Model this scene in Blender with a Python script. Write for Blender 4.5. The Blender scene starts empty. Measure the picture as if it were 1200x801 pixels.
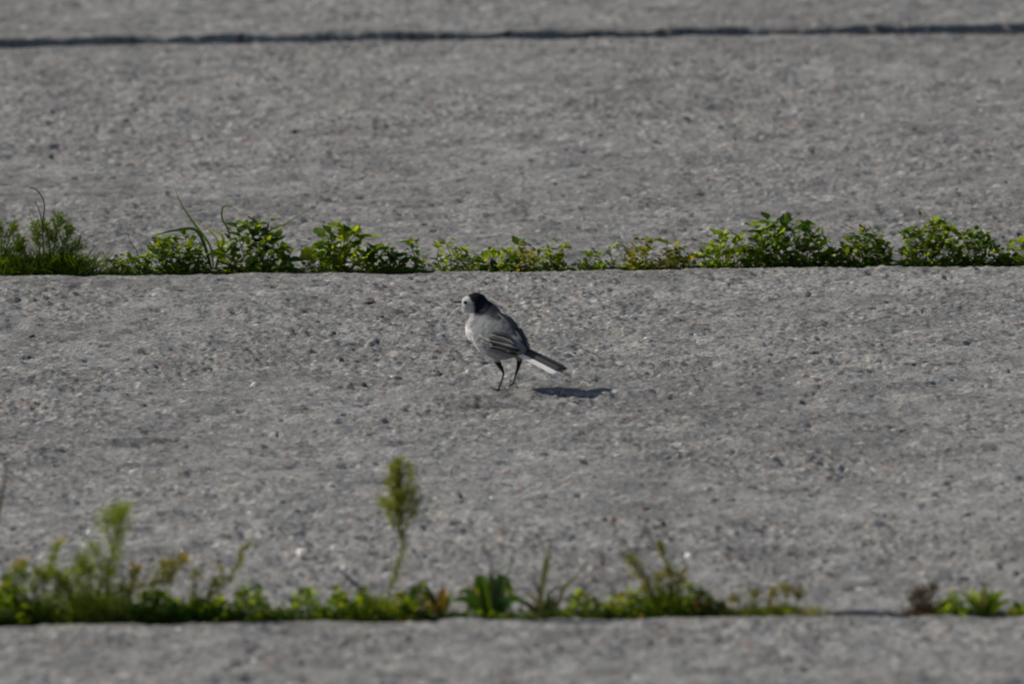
import bpy, math, random
import numpy as np
from mathutils import Vector, Matrix, Quaternion
from mathutils.bvhtree import BVHTree

R = math.radians
sc = bpy.context.scene
COL = sc.collection

# ------------------------------------------------------------------ camera
F_PX, W_PX, H_PX = 13600.0, 1200.0, 801.0
CAM_LOC = Vector((0.0, -13.6, 1.75))
PITCH, ROLL = 7.08, -0.67
cam_d = bpy.data.cameras.new('camera')
cam = bpy.data.objects.new('camera', cam_d)
COL.objects.link(cam)
CAM_ROT = (Matrix.Rotation(R(90 - PITCH), 3, 'X') @ Matrix.Rotation(R(ROLL), 3, 'Z'))
cam.matrix_world = Matrix.Translation(CAM_LOC) @ CAM_ROT.to_4x4()
cam_d.sensor_width = 36.0
cam_d.lens = F_PX / W_PX * 36.0
cam_d.clip_start, cam_d.clip_end = 0.1, 4000.0
cam_d.dof.use_dof = True
cam_d.dof.focus_distance = 14.35
cam_d.dof.aperture_fstop = 10.5
cam_d.dof.aperture_blades = 9
sc.camera = cam

# ------------------------------------------------------------------ sky and sun
SUN_EL, SUN_BACK = 34.0, 18.0          # from the left, a little behind the bird
to_sun = Vector((-math.cos(R(SUN_EL)) * math.cos(R(SUN_BACK)),
                 math.cos(R(SUN_EL)) * math.sin(R(SUN_BACK)), math.sin(R(SUN_EL))))
world = bpy.data.worlds.new('World')
sc.world = world
world.use_nodes = True
wn = world.node_tree
sky = wn.nodes.new('ShaderNodeTexSky')
sky.sky_type = 'NISHITA'
sky.sun_disc = False
sky.sun_elevation = R(SUN_EL)
sky.sun_rotation = math.atan2(to_sun.x, to_sun.y)
wn.links.new(sky.outputs[0], wn.nodes['Background'].inputs[0])
wn.nodes['Background'].inputs[1].default_value = 0.07
sd = bpy.data.lights.new('sun', 'SUN')
sd.energy, sd.angle, sd.color = 4.0, R(0.5), (1.0, 0.93, 0.84)
sun = bpy.data.objects.new('sun', sd)
sun.rotation_euler = to_sun.to_track_quat('Z', 'Y').to_euler()
sun.location = (-4, 1, 4)
COL.objects.link(sun)
sc.view_settings.view_transform = 'Standard'
sc.view_settings.look = 'None'
sc.view_settings.exposure = -0.06
sc.view_settings.gamma = 1.0
sc.render.engine = 'CYCLES'
sc.cycles.use_denoising = True
sc.cycles.max_bounces = 6
sc.cycles.filter_width = 1.9

# ------------------------------------------------------------------ helpers
def ray(px, py):
    return CAM_ROT @ Vector(((px - W_PX / 2) / F_PX, -(py - H_PX / 2) / F_PX, -1.0))

def at(px, py, z=0.0):                 # where the pixel's ray meets the height z
    d = ray(px, py)
    return CAM_LOC + d * ((z - CAM_LOC.z) / d.z)

def at_y(px, py, y):                   # where the pixel's ray meets the upright plane at y
    d = ray(px, py)
    return CAM_LOC + d * ((y - CAM_LOC.y) / d.y)

def tag(o, label=None, cat=None, group=None, kind=None):
    for k, v in (('label', label), ('category', cat), ('group', group), ('kind', kind)):
        if v:
            o[k] = v
    return o

def link(name, me, mat=None, parent=None, smooth=True):
    if mat is not None and len(me.materials) == 0:
        me.materials.append(mat)
    if smooth:
        me.polygons.foreach_set('use_smooth', np.ones(len(me.polygons), dtype=bool))
    o = bpy.data.objects.new(name, me)
    COL.objects.link(o)
    if parent is not None:
        o.parent = parent
    return o

def mesh(name, v, f):
    me = bpy.data.meshes.new(name)
    me.from_pydata([tuple(p) for p in v], [], f)
    me.update()
    return me

def empty(name, loc):
    o = bpy.data.objects.new(name, None)
    o.empty_display_size = 0.02
    o.location = loc
    COL.objects.link(o)
    return o

def grid_mesh(name, X, Y, Z, color=None):
    nr, nc = X.shape
    me = bpy.data.meshes.new(name)
    n = nr * nc
    me.vertices.add(n)
    co = np.empty((n, 3), dtype=np.float32)
    co[:, 0], co[:, 1], co[:, 2] = X.ravel(), Y.ravel(), Z.ravel()
    me.vertices.foreach_set('co', co.ravel())
    idx = np.arange(n, dtype=np.int32).reshape(nr, nc)
    q = np.stack([idx[:-1, :-1], idx[:-1, 1:], idx[1:, 1:], idx[1:, :-1]], -1).reshape(-1, 4)
    m = len(q)
    me.loops.add(m * 4)
    me.loops.foreach_set('vertex_index', q.ravel())
    me.polygons.add(m)
    me.polygons.foreach_set('loop_start', np.arange(m, dtype=np.int32) * 4)
    me.polygons.foreach_set('loop_total', np.full(m, 4, dtype=np.int32))
    me.update(calc_edges=True)
    if color is not None:
        a = me.color_attributes.new('tone', 'FLOAT_COLOR', 'POINT')
        c = np.ones((n, 4), dtype=np.float32)
        c[:, :3] = color.reshape(-1, 3)
        a.data.foreach_set('color', c.ravel())
    return me

def h32(ix, iy, seed):
    a = (ix.astype(np.int64) * 374761393 + iy.astype(np.int64) * 668265263 + seed * 1274126177) & 0xFFFFFFFF
    a = ((a ^ (a >> 13)) * 1274126177) & 0xFFFFFFFF
    a = ((a ^ (a >> 16)) * 2246822519) & 0xFFFFFFFF
    a = a ^ (a >> 15)
    return (a & 0xFFFFFF).astype(np.float64) / float(0x1000000)

def vnoise(x, y, cell, seed):
    u, v = x / cell, y / cell
    ix, iy = np.floor(u), np.floor(v)
    fx, fy = u - ix, v - iy
    fx, fy = fx * fx * (3 - 2 * fx), fy * fy * (3 - 2 * fy)
    a, b = h32(ix, iy, seed), h32(ix + 1, iy, seed)
    c, d = h32(ix, iy + 1, seed), h32(ix + 1, iy + 1, seed)
    return (a + (b - a) * fx) * (1 - fy) + (c + (d - c) * fx) * fy

def stones(x, y, cell, seed, prob, rmin, rmax, hmin, hmax):
    """Half-buried aggregate: dome height, and the random tint and presence of the stone on top."""
    ix, iy = np.floor(x / cell), np.floor(y / cell)
    best, tint = np.zeros_like(x), np.zeros_like(x)
    for dx in (-1, 0, 1):
        for dy in (-1, 0, 1):
            cx, cy = ix + dx, iy + dy
            jx = (cx + h32(cx, cy, seed)) * cell
            jy = (cy + h32(cx, cy, seed + 1)) * cell
            k = h32(cx, cy, seed + 2)
            t = h32(cx, cy, seed + 3)
            e = h32(cx, cy, seed + 4)
            r = rmin + (rmax - rmin) * k * k
            ang = e * math.pi
            ca, sa = np.cos(ang), np.sin(ang)
            ux, uy = (x - jx) * ca + (y - jy) * sa, -(x - jx) * sa + (y - jy) * ca
            d2 = (ux * ux + uy * uy * (1.2 + 1.6 * k)) / (r * r)
            hh = hmin + (hmax - hmin) * h32(cx, cy, seed + 5)
            dome = np.where((d2 < 1) & (t < prob), hh * np.sqrt(np.clip(1 - d2 * d2, 0, 1)), 0)
            up = dome > best
            best = np.where(up, dome, best)
            tint = np.where(up, h32(cx, cy, seed + 6), tint)
    return best, tint

# ------------------------------------------------------------------ materials
def new_mat(name):
    m = bpy.data.materials.new(name)
    m.use_nodes = True
    nt = m.node_tree
    return m, nt, nt.nodes['Principled BSDF']

def add(nt, kind, **kw):
    n = nt.nodes.new(kind)
    for k, v in kw.items():
        if k in n.inputs:
            n.inputs[k].default_value = v
        else:
            setattr(n, k, v)
    return n

def ramp(nt, fac, stops):
    r = nt.nodes.new('ShaderNodeValToRGB')
    e = r.color_ramp.elements
    while len(e) < len(stops):
        e.new(0.5)
    for el, (p, c) in zip(e, stops):
        el.position, el.color = p, (*c, 1)
    nt.links.new(fac, r.inputs[0])
    return r

def mul(nt, a, b, fac=1.0):
    m = nt.nodes.new('ShaderNodeMix')
    m.data_type, m.blend_type = 'RGBA', 'MULTIPLY'
    m.inputs[0].default_value = fac
    nt.links.new(a, m.inputs[6])
    nt.links.new(b, m.inputs[7])
    return m.outputs[2]

def concrete():
    m, nt, b = new_mat('weathered concrete')
    L = nt.links.new
    geo = add(nt, 'ShaderNodeTexCoord')
    at_ = add(nt, 'ShaderNodeAttribute', attribute_name='tone')
    n1 = add(nt, 'ShaderNodeTexNoise', Scale=300.0, Detail=3.0, Roughness=0.65)
    L(geo.outputs['Object'], n1.inputs['Vector'])
    r1 = ramp(nt, n1.outputs[0], [(0.27, (0.30, 0.30, 0.31)), (0.5, (1, 1, 1)), (0.76, (1.75, 1.72, 1.66))])
    c = mul(nt, at_.outputs['Color'], r1.outputs[0])
    L(c, b.inputs['Base Color'])
    b.inputs['Roughness'].default_value = 0.88
    b.inputs['Specular IOR Level'].default_value = 0.3
    bp = add(nt, 'ShaderNodeBump', Strength=0.7, Distance=0.0016)
    n3 = add(nt, 'ShaderNodeTexNoise', Scale=330.0, Detail=4.0, Roughness=0.7)
    L(geo.outputs['Object'], n3.inputs['Vector'])
    L(n3.outputs[0], bp.inputs['Height'])
    L(bp.outputs[0], b.inputs['Normal'])
    return m

def soil_mat(name, dark, light, scale):
    m, nt, b = new_mat(name)
    geo = add(nt, 'ShaderNodeTexCoord')
    n = add(nt, 'ShaderNodeTexNoise', Scale=scale, Detail=6.0, Roughness=0.7)
    nt.links.new(geo.outputs['Object'], n.inputs['Vector'])
    r = ramp(nt, n.outputs[0], [(0.3, dark), (0.7, light)])
    nt.links.new(r.outputs[0], b.inputs['Base Color'])
    b.inputs['Roughness'].default_value = 0.95
    bp = add(nt, 'ShaderNodeBump', Strength=0.8, Distance=0.004)
    nt.links.new(n.outputs[0], bp.inputs['Height'])
    nt.links.new(bp.outputs[0], b.inputs['Normal'])
    return m

def leaf_mat(name, c0, c1, c2, transl=0.38, rough=0.45):
    """Leaf colour varies from leaf to leaf; light shines through the blade."""
    m, nt, b = new_mat(name)
    L = nt.links.new
    g = add(nt, 'ShaderNodeNewGeometry')
    oi = add(nt, 'ShaderNodeObjectInfo')
    s = add(nt, 'ShaderNodeMath', operation='ADD')
    L(g.outputs['Random Per Island'], s.inputs[0])
    L(oi.outputs['Random'], s.inputs[1])
    fr = add(nt, 'ShaderNodeMath', operation='FRACT')
    L(s.outputs[0], fr.inputs[0])
    r = ramp(nt, fr.outputs[0], [(0.0, c0), (0.55, c1), (1.0, c2)])
    tc = add(nt, 'ShaderNodeTexCoord')
    n = add(nt, 'ShaderNodeTexNoise', Scale=260.0, Detail=3.0)
    L(tc.outputs['Object'], n.inputs['Vector'])
    r2 = ramp(nt, n.outputs[0], [(0.3, (0.7, 0.72, 0.7)), (0.7, (1.25, 1.2, 1.1))])
    c = mul(nt, r.outputs[0], r2.outputs[0])
    L(c, b.inputs['Base Color'])
    b.inputs['Roughness'].default_value = rough
    b.inputs['Specular IOR Level'].default_value = 0.35
    t = add(nt, 'ShaderNodeBsdfTranslucent')
    warm = add(nt, 'ShaderNodeMix', data_type='RGBA', blend_type='MULTIPLY')
    warm.inputs[0].default_value = 1.0
    L(c, warm.inputs[6])
    warm.inputs[7].default_value = (2.5, 2.35, 0.7, 1)
    L(warm.outputs[2], t.inputs['Color'])
    mx = add(nt, 'ShaderNodeMixShader')
    mx.inputs[0].default_value = transl
    L(b.outputs[0], mx.inputs[1])
    L(t.outputs[0], mx.inputs[2])
    L(mx.outputs[0], nt.nodes['Material Output'].inputs['Surface'])
    return m

def plain_mat(name, col, rough=0.7, var=0.25, scale=300.0, spec=0.3, attr=None, bump=0.0):
    m, nt, b = new_mat(name)
    tc = add(nt, 'ShaderNodeTexCoord')
    n = add(nt, 'ShaderNodeTexNoise', Scale=scale, Detail=4.0)
    nt.links.new(tc.outputs['Object'], n.inputs['Vector'])
    if attr:
        a = add(nt, 'ShaderNodeAttribute', attribute_name=attr)
        r = ramp(nt, n.outputs[0], [(0.3, (1 - var,) * 3), (0.7, (1 + var,) * 3)])
        nt.links.new(mul(nt, a.outputs['Color'], r.outputs[0]), b.inputs['Base Color'])
    else:
        r = ramp(nt, n.outputs[0], [(0.3, tuple(x * (1 - var) for x in col)), (0.7, tuple(x * (1 + var) for x in col))])
        nt.links.new(r.outputs[0], b.inputs['Base Color'])
    if bump:
        bp = add(nt, 'ShaderNodeBump', Strength=0.6, Distance=bump)
        nt.links.new(n.outputs[0], bp.inputs['Height'])
        nt.links.new(bp.outputs[0], b.inputs['Normal'])
    b.inputs['Roughness'].default_value = rough
    b.inputs['Specular IOR Level'].default_value = spec
    return m

M = {
    'concrete': concrete(),
    'soil': soil_mat('dark joint soil', (0.018, 0.014, 0.01), (0.05, 0.04, 0.03), 120.0),
    'ground': soil_mat('dry ground', (0.06, 0.07, 0.03), (0.15, 0.13, 0.09), 2.0),
    'fresh': leaf_mat('fresh green leaf', (0.10, 0.17, 0.012), (0.17, 0.25, 0.016), (0.25, 0.29, 0.025), 0.5),
    'mid': leaf_mat('mid green leaf', (0.03, 0.07, 0.012), (0.085, 0.15, 0.015), (0.18, 0.24, 0.022), 0.48),
    'dark': leaf_mat('dark green leaf', (0.018, 0.05, 0.014), (0.035, 0.09, 0.02), (0.08, 0.15, 0.02), 0.35, 0.4),
    'olive': leaf_mat('olive leaf', (0.08, 0.10, 0.016), (0.15, 0.165, 0.025), (0.24, 0.20, 0.035), 0.5),
    'grey': leaf_mat('grey green leaf', (0.11, 0.16, 0.025), (0.18, 0.24, 0.045), (0.26, 0.30, 0.08), 0.5),
    'dry': leaf_mat('dry brown leaf', (0.05, 0.03, 0.018), (0.11, 0.07, 0.035), (0.22, 0.15, 0.08), 0.15, 0.7),
    'plume': leaf_mat('plume flower', (0.10, 0.16, 0.02), (0.17, 0.22, 0.03), (0.27, 0.20, 0.05), 0.5),
    'gold': leaf_mat('yellowed leaf', (0.24, 0.19, 0.03), (0.32, 0.22, 0.035), (0.34, 0.18, 0.04), 0.45),
    'straw': leaf_mat('pale straw blade', (0.16, 0.17, 0.07), (0.2, 0.2, 0.09), (0.25, 0.22, 0.11), 0.25),
    'red_stem': plain_mat('reddish stem', (0.085, 0.04, 0.024), 0.6),
    'green_stem': plain_mat('green stem', (0.075, 0.10, 0.025), 0.6),
    'brown_stem': plain_mat('brown dry stem', (0.055, 0.038, 0.027), 0.8),
    'plumage': plain_mat('plumage', (1, 1, 1), 0.8, 0.12, 700.0, 0.15, 'tone', 0.0008),
    'black_feather': plain_mat('dark feather', (0.018, 0.018, 0.02), 0.55, 0.3, 500.0, 0.3),
    'grey_feather': plain_mat('dusky feather', (0.06, 0.058, 0.056), 0.6, 0.3, 500.0, 0.3),
    'pale_feather': plain_mat('pale feather edge', (0.30, 0.295, 0.285), 0.7, 0.15, 500.0, 0.2),
    'white_feather': plain_mat('white feather', (0.80, 0.80, 0.79), 0.7, 0.06, 500.0, 0.2),
    'horn': plain_mat('dark horn', (0.022, 0.021, 0.022), 0.4, 0.2, 900.0, 0.45),
    'eye': plain_mat('dark eye', (0.008, 0.006, 0.006), 0.08, 0.1, 900.0, 0.6),
    'stone_dark': plain_mat('dark stone', (0.085, 0.08, 0.078), 0.8, 0.3, 400.0, 0.3, None, 0.001),
    'stone_red': plain_mat('reddish stone', (0.14, 0.075, 0.06), 0.8, 0.3, 400.0, 0.3, None, 0.001),
    'stone_pale': plain_mat('pale quartz', (0.80, 0.79, 0.77), 0.3, 0.15, 400.0, 0.5, None, 0.0006),
    'shell_pink': plain_mat('pinkish white chip', (0.82, 0.74, 0.70), 0.35, 0.15, 400.0, 0.5, None, 0.0006),
}

for k in ('stone_pale', 'shell_pink'):     # light soaks through thin quartz and shell
    b = M[k].node_tree.nodes['Principled BSDF']
    b.inputs['Subsurface Weight'].default_value = 1.0
    b.inputs['Subsurface Radius'].default_value = (1.0, 0.85, 0.75)
    b.inputs['Subsurface Scale'].default_value = 0.008
    b.inputs['Roughness'].default_value = 0.2

# ------------------------------------------------------------------ pavement
def line(pa, pb):                      # ground line through two photo points: y = a + b x
    A, B = at(*pa), at(*pb)
    b = (B.y - A.y) / (B.x - A.x)
    return A.y - b * A.x, b
# far edge of the slab on the near side of each joint
J3 = line((0, 731), (1200, 718))
J2 = line((0, 322), (1200, 311))
J1 = line((0, 57.0), (1200, 37.5))
GAP = {1: 0.072, 2: 0.042, 3: 0.050}

def jy(j, x):
    a, b = (None, J1, J2, J3)[j]
    y = a + b * x
    if j == 1:                         # this joint bows slightly
        y = y + 0.035 * np.exp(-(x / 0.9) ** 2)
    return y

SLAB = (J2[0] - J3[0])

def relief(x, y):
    """Weathered surface of the slabs: rolling wear, exposed aggregate, pits; height and colour."""
    z = (vnoise(x, y, 0.55, 11) - 0.5) * 0.006 + (vnoise(x, y, 0.16, 12) - 0.5) * 0.0032
    z += (vnoise(x, y, 0.055, 13) - 0.5) * 0.0062 + (vnoise(x, y, 0.022, 14) - 0.5) * 0.0048
    wear = vnoise(x, y, 0.32, 15) * 0.6 + vnoise(x, y, 0.09, 16) * 0.4
    expose = np.clip((wear - 0.30) * 2.6, 0.25, 1.0)
    s1, t1 = stones(x, y, 0.0125, 140, 0.55, 0.0032, 0.0074, 0.0009, 0.0040)
    s2, t2 = stones(x, y, 0.0075, 200, 0.66, 0.0022, 0.0048, 0.0008, 0.0027)
    s1, s2 = s1 * expose, s2 * (0.5 + 0.5 * expose)
    p, _ = stones(x, y, 0.030, 300, 0.50, 0.004, 0.015, 0.0012, 0.0044)
    z += np.maximum(s1, s2) - p * (s1 < 0.0004)
    base = np.array([0.234, 0.233, 0.224])
    lo = (vnoise(x, y, 0.9, 21) - 0.5) * 0.24 + (vnoise(x * 0.22, y, 0.03, 24) - 0.5) * 0.30 + (vnoise(x, y, 0.2, 22) - 0.5) * 0.26 + (vnoise(x, y, 0.05, 23) - 0.5) * 0.40
    col = base[None, :] * (1 + lo.ravel())[:, None]
    pal = np.array([[0.10, 0.096, 0.096], [0.15, 0.145, 0.14], [0.235, 0.228, 0.21], [0.28, 0.268, 0.24],
                    [0.22, 0.155, 0.13], [0.19, 0.20, 0.205], [0.335, 0.33, 0.315], [0.13, 0.126, 0.124],
                    [0.25, 0.242, 0.225], [0.30, 0.27, 0.225], [0.19, 0.185, 0.172], [0.43, 0.425, 0.41]])
    for s, t, th in ((s2, t2, 0.0003), (s1, t1, 0.0005)):
        k = (s.ravel() > th)
        tt = t.ravel() * len(pal)
        idx = np.minimum(tt.astype(int), len(pal) - 1)
        c = pal[idx] * (0.88 + 0.24 * (tt - idx))[:, None]
        col = np.where(k[:, None], c * (0.92 + 0.16 * (lo.ravel() > 0))[:, None], col)
    return z, col

def span(a, b, fa, fb, step, grow=1.22):
    """Sample positions from a to b: even steps between fa and fb, widening outside."""
    mid = list(np.arange(fa, fb, step))
    lo, s, p = [], step, fa
    while True:
        s = min(s * grow, 0.12)
        p -= s
        if p <= a + s * 0.5:
            break
        lo.append(p)
    hi, s, p = [], step, mid[-1]
    while True:
        s = min(s * grow, 0.12)
        p += s
        if p >= b - s * 0.5:
            break
        hi.append(p)
    return np.array([a] + lo[::-1] + mid + hi + [b])

CRACK = [at(925, 428), at(1010, 426), at(1075, 429), at(1140, 427), at(1200, 431), at(1290, 428)]
HOLLOW = at(578, 476)

def slab(x0, x1, near, far, fx, fy, sx, sy, seed, lift=0.0, rough=0.006):
    """One cast slab between the lines near(x) and far(x); fine relief inside fx and fy."""
    xs = span(x0, x1, fx[0], fx[1], sx)
    depth = float(far(np.array([0.0]))[0] - near(np.array([0.0]))[0])
    vs = span(0.0, depth, max(fy[0], 0.012), min(fy[1], depth - 0.012), sy)
    vs = np.unique(np.concatenate([vs, [0.002, 0.005, 0.009, depth - 0.009, depth - 0.005, depth - 0.002]]))
    V, X = np.meshgrid(vs / depth, xs, indexing='ij')
    yn, yf = near(X), far(X)
    rag = lambda s: (vnoise(X, X * 0 + s, 0.07, seed) - 0.5) * 0.008 + (vnoise(X, X * 0 + s, 0.015, seed + 1) - 0.5) * 0.006
    yn, yf = yn + np.abs(rag(1.3)), yf - np.abs(rag(7.7))
    Y = yn + (yf - yn) * V
    Z, C = relief(X, Y)
    ed = np.minimum(np.minimum(Y - yn, yf - Y), np.minimum(X - x0, x1 - X))
    chip = np.clip(vnoise(X, Y, 0.05, seed + 2) - 0.45, 0, 1) * 2
    Z = Z * (0.4 + 0.6 * np.clip(ed / 0.07, 0, 1)) - 0.003 * np.exp(-ed / 0.006) - rough * chip * np.exp(-ed / 0.010)
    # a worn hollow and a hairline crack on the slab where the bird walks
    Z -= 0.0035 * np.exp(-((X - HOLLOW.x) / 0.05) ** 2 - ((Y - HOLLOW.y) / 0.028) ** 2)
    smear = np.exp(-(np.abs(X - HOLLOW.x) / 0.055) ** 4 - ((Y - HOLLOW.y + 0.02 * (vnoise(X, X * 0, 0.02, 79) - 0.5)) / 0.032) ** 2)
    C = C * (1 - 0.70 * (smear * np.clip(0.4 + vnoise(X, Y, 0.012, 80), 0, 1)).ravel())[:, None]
    cy = np.interp(X, [p.x for p in CRACK], [p.y for p in CRACK]) + (vnoise(X, X * 0, 0.012, 77) - 0.5) * 0.02
    on = np.clip((vnoise(X, X * 0, 0.035, 78) - 0.35) * 4, 0, 1) * (X > CRACK[0].x) * (X < CRACK[-1].x)
    Z -= 0.005 * on * np.exp(-((Y - cy) / 0.007) ** 2)
    Z += lift
    P = lambda a: np.pad(a, 1, mode='edge')
    Xp, Yp, Zp = P(X), P(Y), P(Z)
    Zp[0, :] = Zp[-1, :] = -0.10
    Zp[:, 0] = Zp[:, -1] = -0.10
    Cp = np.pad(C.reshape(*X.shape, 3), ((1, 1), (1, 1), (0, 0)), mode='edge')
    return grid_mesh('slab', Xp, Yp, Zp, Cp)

gs = 1500.0
ground = link('ground', mesh('ground', [(-gs, -gs, -0.075), (gs, -gs, -0.075), (gs, gs, -0.075), (-gs, gs, -0.075)], [(0, 1, 2, 3)]), M['ground'])
tag(ground, 'dry earth and grass beyond the paving', 'ground', kind='structure')
bed = link('pavement', mesh('pavement', [(-9.5, -17, -0.06), (9.5, -17, -0.06), (9.5, 18, -0.06), (-9.5, 18, -0.06)], [(0, 1, 2, 3)]), M['soil'])
tag(bed, 'grey concrete paving of large slabs with open joints', 'pavement', kind='structure')

XC = (-9.0, -2.75, 3.2, 9.0)
def off(fn, d):
    return lambda x: fn(x) + d
near_edges = {  # row: (near line, far line, fine y range, fine half width, sx, sy)
    'mid': (off(lambda x: jy(3, x), GAP[3]), lambda x: jy(2, x), (0, SLAB), 0.86, 0.0026, 0.0060),
    'upper': (off(lambda x: jy(2, x), GAP[2]), lambda x: jy(1, x), (0, 9), 1.0, 0.0030, 0.0070),
    'near': (lambda x: jy(3, x) - 3.0, lambda x: jy(3, x), (3.0 - 0.95, 9), 0.72, 0.0032, 0.0065),
    'far': (off(lambda x: jy(1, x), GAP[1]), lambda x: jy(1, x) + 3.0, (0, 1.15), 1.08, 0.0042, 0.0095),
}
for i, (row, (nf, ff, fy, hw, sx, sy)) in enumerate(near_edges.items()):
    me = slab(XC[1] + 0.012, XC[2] - 0.012, nf, ff, (-hw, hw), fy, sx, sy, 400 + 10 * i, {'far': 0.007}.get(row, 0.0), {'far': 0.007, 'upper': 0.007}.get(row, 0.006))
    link('slab', me, M['concrete'], bed)
    for a, b in ((XC[0], XC[1]), (XC[2], XC[3])):
        me = slab(a + 0.012, b - 0.012, nf, ff, ((a + b) / 2 - 0.1, (a + b) / 2 + 0.1), (1.4, 1.5), 0.08, 0.08, 460 + 10 * i)
        link('slab', me, M['concrete'], bed)
rows = [(lambda k: (lambda x: jy(3, x) - 3.04 * k - 3.0, lambda x: jy(3, x) - 3.04 * k))(k) for k in (1, 2, 3)]
rows += [(lambda k: (lambda x: jy(1, x) + 3.09 * k, lambda x: jy(1, x) + 3.09 * k + 3.0))(k) for k in (1, 2, 3)]
for nf, ff in rows:
    for a, b in zip(XC[:-1], XC[1:]):
        me = slab(a + 0.012, b - 0.012, nf, ff, ((a + b) / 2 - 0.1, (a + b) / 2 + 0.1), (1.4, 1.5), 0.08, 0.08, 520)
        link('slab', me, M['concrete'], bed)

def ground_z(x, y):
    z, _ = relief(np.array([x]), np.array([y]))
    return float(z[0])

# crumbly soil that fills the joints
for j in (1, 2, 3):
    xs = np.arange(-2.6, 3.1, 0.006)
    vs = np.linspace(-0.01, 1.01 * GAP[j] + 0.008, 9)
    V, X = np.meshgrid(vs, xs, indexing='ij')
    Y = jy(j, X) + V
    depth = {1: -0.050, 2: -0.013, 3: -0.018}[j]
    Z = depth + (vnoise(X, Y, 0.05, 31) - 0.5) * 0.012 + (vnoise(X, Y, 0.012, 32) - 0.5) * 0.007
    if j == 1:                         # grit has washed into part of the far joint
        Z += 0.050 * np.clip((vnoise(X, X * 0, 0.11, 36) - 0.60) * 5, 0, 1) + 0.040 * np.clip((X - 0.35) * 1.6, 0, 0.9)
        Z += 0.045 * np.exp(-((X + 0.60) / 0.07) ** 2)
    if j == 1:                         # never above the slabs' worn edge
        Z = np.minimum(Z, -0.0075 + (vnoise(X, Y, 0.012, 37) - 0.5) * 0.003)
    o = link('soil_strip', grid_mesh('soil_strip', X, Y, Z), M['soil'], bed)

# ------------------------------------------------------------------ leaves, stems, blades
def leaf_mesh(name, w, n=6, tooth=0.0, tip=1.0, curve=0.25, fold=0.12, stalk=0.0):
    v, f = [], []
    for i in range(n + 1):
        t = i / n
        y = t
        half = w * 0.5 * (math.sin(math.pi * t ** 0.85) ** tip)
        if tooth and 0 < i < n:
            half *= 1 + tooth * (1 if i % 2 else -1)
        half = max(half, 0.004)
        z = -curve * t * t + 0.04 * math.sin(7 * t)
        v += [(-half, y - tooth * 0.25 * half, z + fold * half / w * 2), (0, y, z), (half, y - tooth * 0.25 * half, z + fold * half / w * 2)]
        if i:
            a = 3 * (i - 1)
            f += [(a, a + 1, a + 4, a + 3), (a + 1, a + 2, a + 5, a + 4)]
    return mesh(name, v, f)

SHAPES = {
    'ovate': dict(w=0.62, n=5, curve=0.22),
    'toothed': dict(w=0.66, n=8, tooth=0.20, curve=0.3),
    'lance': dict(w=0.26, n=6, curve=0.28),
    'round': dict(w=0.9, n=5, tip=0.7, curve=0.15, fold=0.2),
    'broad': dict(w=0.46, n=7, curve=0.55, fold=0.2),
}
TEMPLATE = {k: leaf_mesh('template_' + k, **d) for k, d in SHAPES.items()}
_leafcache = {}
def leaf_data(shape, mat):
    if (shape, mat) not in _leafcache:
        me = TEMPLATE[shape].copy()
        me.name = 'leaf'
        me.materials.append(M[mat])
        me.polygons.foreach_set('use_smooth', np.ones(len(me.polygons), dtype=bool))
        _leafcache[(shape, mat)] = me
    return _leafcache[(shape, mat)]

def leaf_matrix(pos, az, pitch, roll, size):
    """Leaf grows from pos towards azimuth az (0 = +x), raised by pitch."""
    m = Matrix.Rotation(az - math.pi / 2, 4, 'Z') @ Matrix.Rotation(pitch, 4, 'X') @ Matrix.Rotation(roll, 4, 'Y')
    return Matrix.Translation(pos) @ m @ Matrix.Diagonal((size, size, size, 1))

def put_leaf(parent, shape, mat, M4, name='leaf'):
    o = bpy.data.objects.new(name, leaf_data(shape, mat))
    o.parent = parent
    o.matrix_local = M4
    COL.objects.link(o)
    return o

class Bunch:                           # many small pieces gathered into one mesh
    def __init__(self):
        self.v, self.f = [], []
    def leaf(self, shape, M4):
        me = TEMPLATE[shape]
        b = len(self.v)
        self.v += [M4 @ x.co for x in me.vertices]
        self.f += [tuple(b + i for i in p.vertices) for p in me.polygons]
    def needle(self, p, d, w):
        s = d.cross(Vector((0.3, 0.7, 0.6)))
        s = s.normalized() * w * 0.5 if s.length > 1e-9 else Vector((w / 2, 0, 0))
        b = len(self.v)
        self.v += [p - s * 0.5, p + s * 0.5, p + d * 0.5 + s, p + d * 0.5 - s, p + d + Vector((0, 0, -0.12 * d.length))]
        self.f += [(b, b + 1, b + 2, b + 3), (b + 3, b + 2, b + 4)]
    def build(self, name, mat, parent, kind=None):
        if not self.v:
            return None
        o = link(name, mesh(name, self.v, self.f), M[mat], parent)
        if kind:
            o['kind'] = kind
        return o

def tube(pts, r0, r1, sides=5):
    v, f = [], []
    n = len(pts)
    for i, p in enumerate(pts):
        d = (pts[min(i + 1, n - 1)] - pts[max(i - 1, 0)]).normalized()
        a = d.orthogonal().normalized()
        b = d.cross(a)
        r = r0 + (r1 - r0) * i / (n - 1)
        for k in range(sides):
            t = 2 * math.pi * k / sides
            v.append(p + (a * math.cos(t) + b * math.sin(t)) * r)
        if i:
            q = (i - 1) * sides
            for k in range(sides):
                f.append((q + k, q + (k + 1) % sides, q + sides + (k + 1) % sides, q + sides + k))
    f.append(tuple(range((n - 1) * sides, n * sides)))
    return v, f

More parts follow.
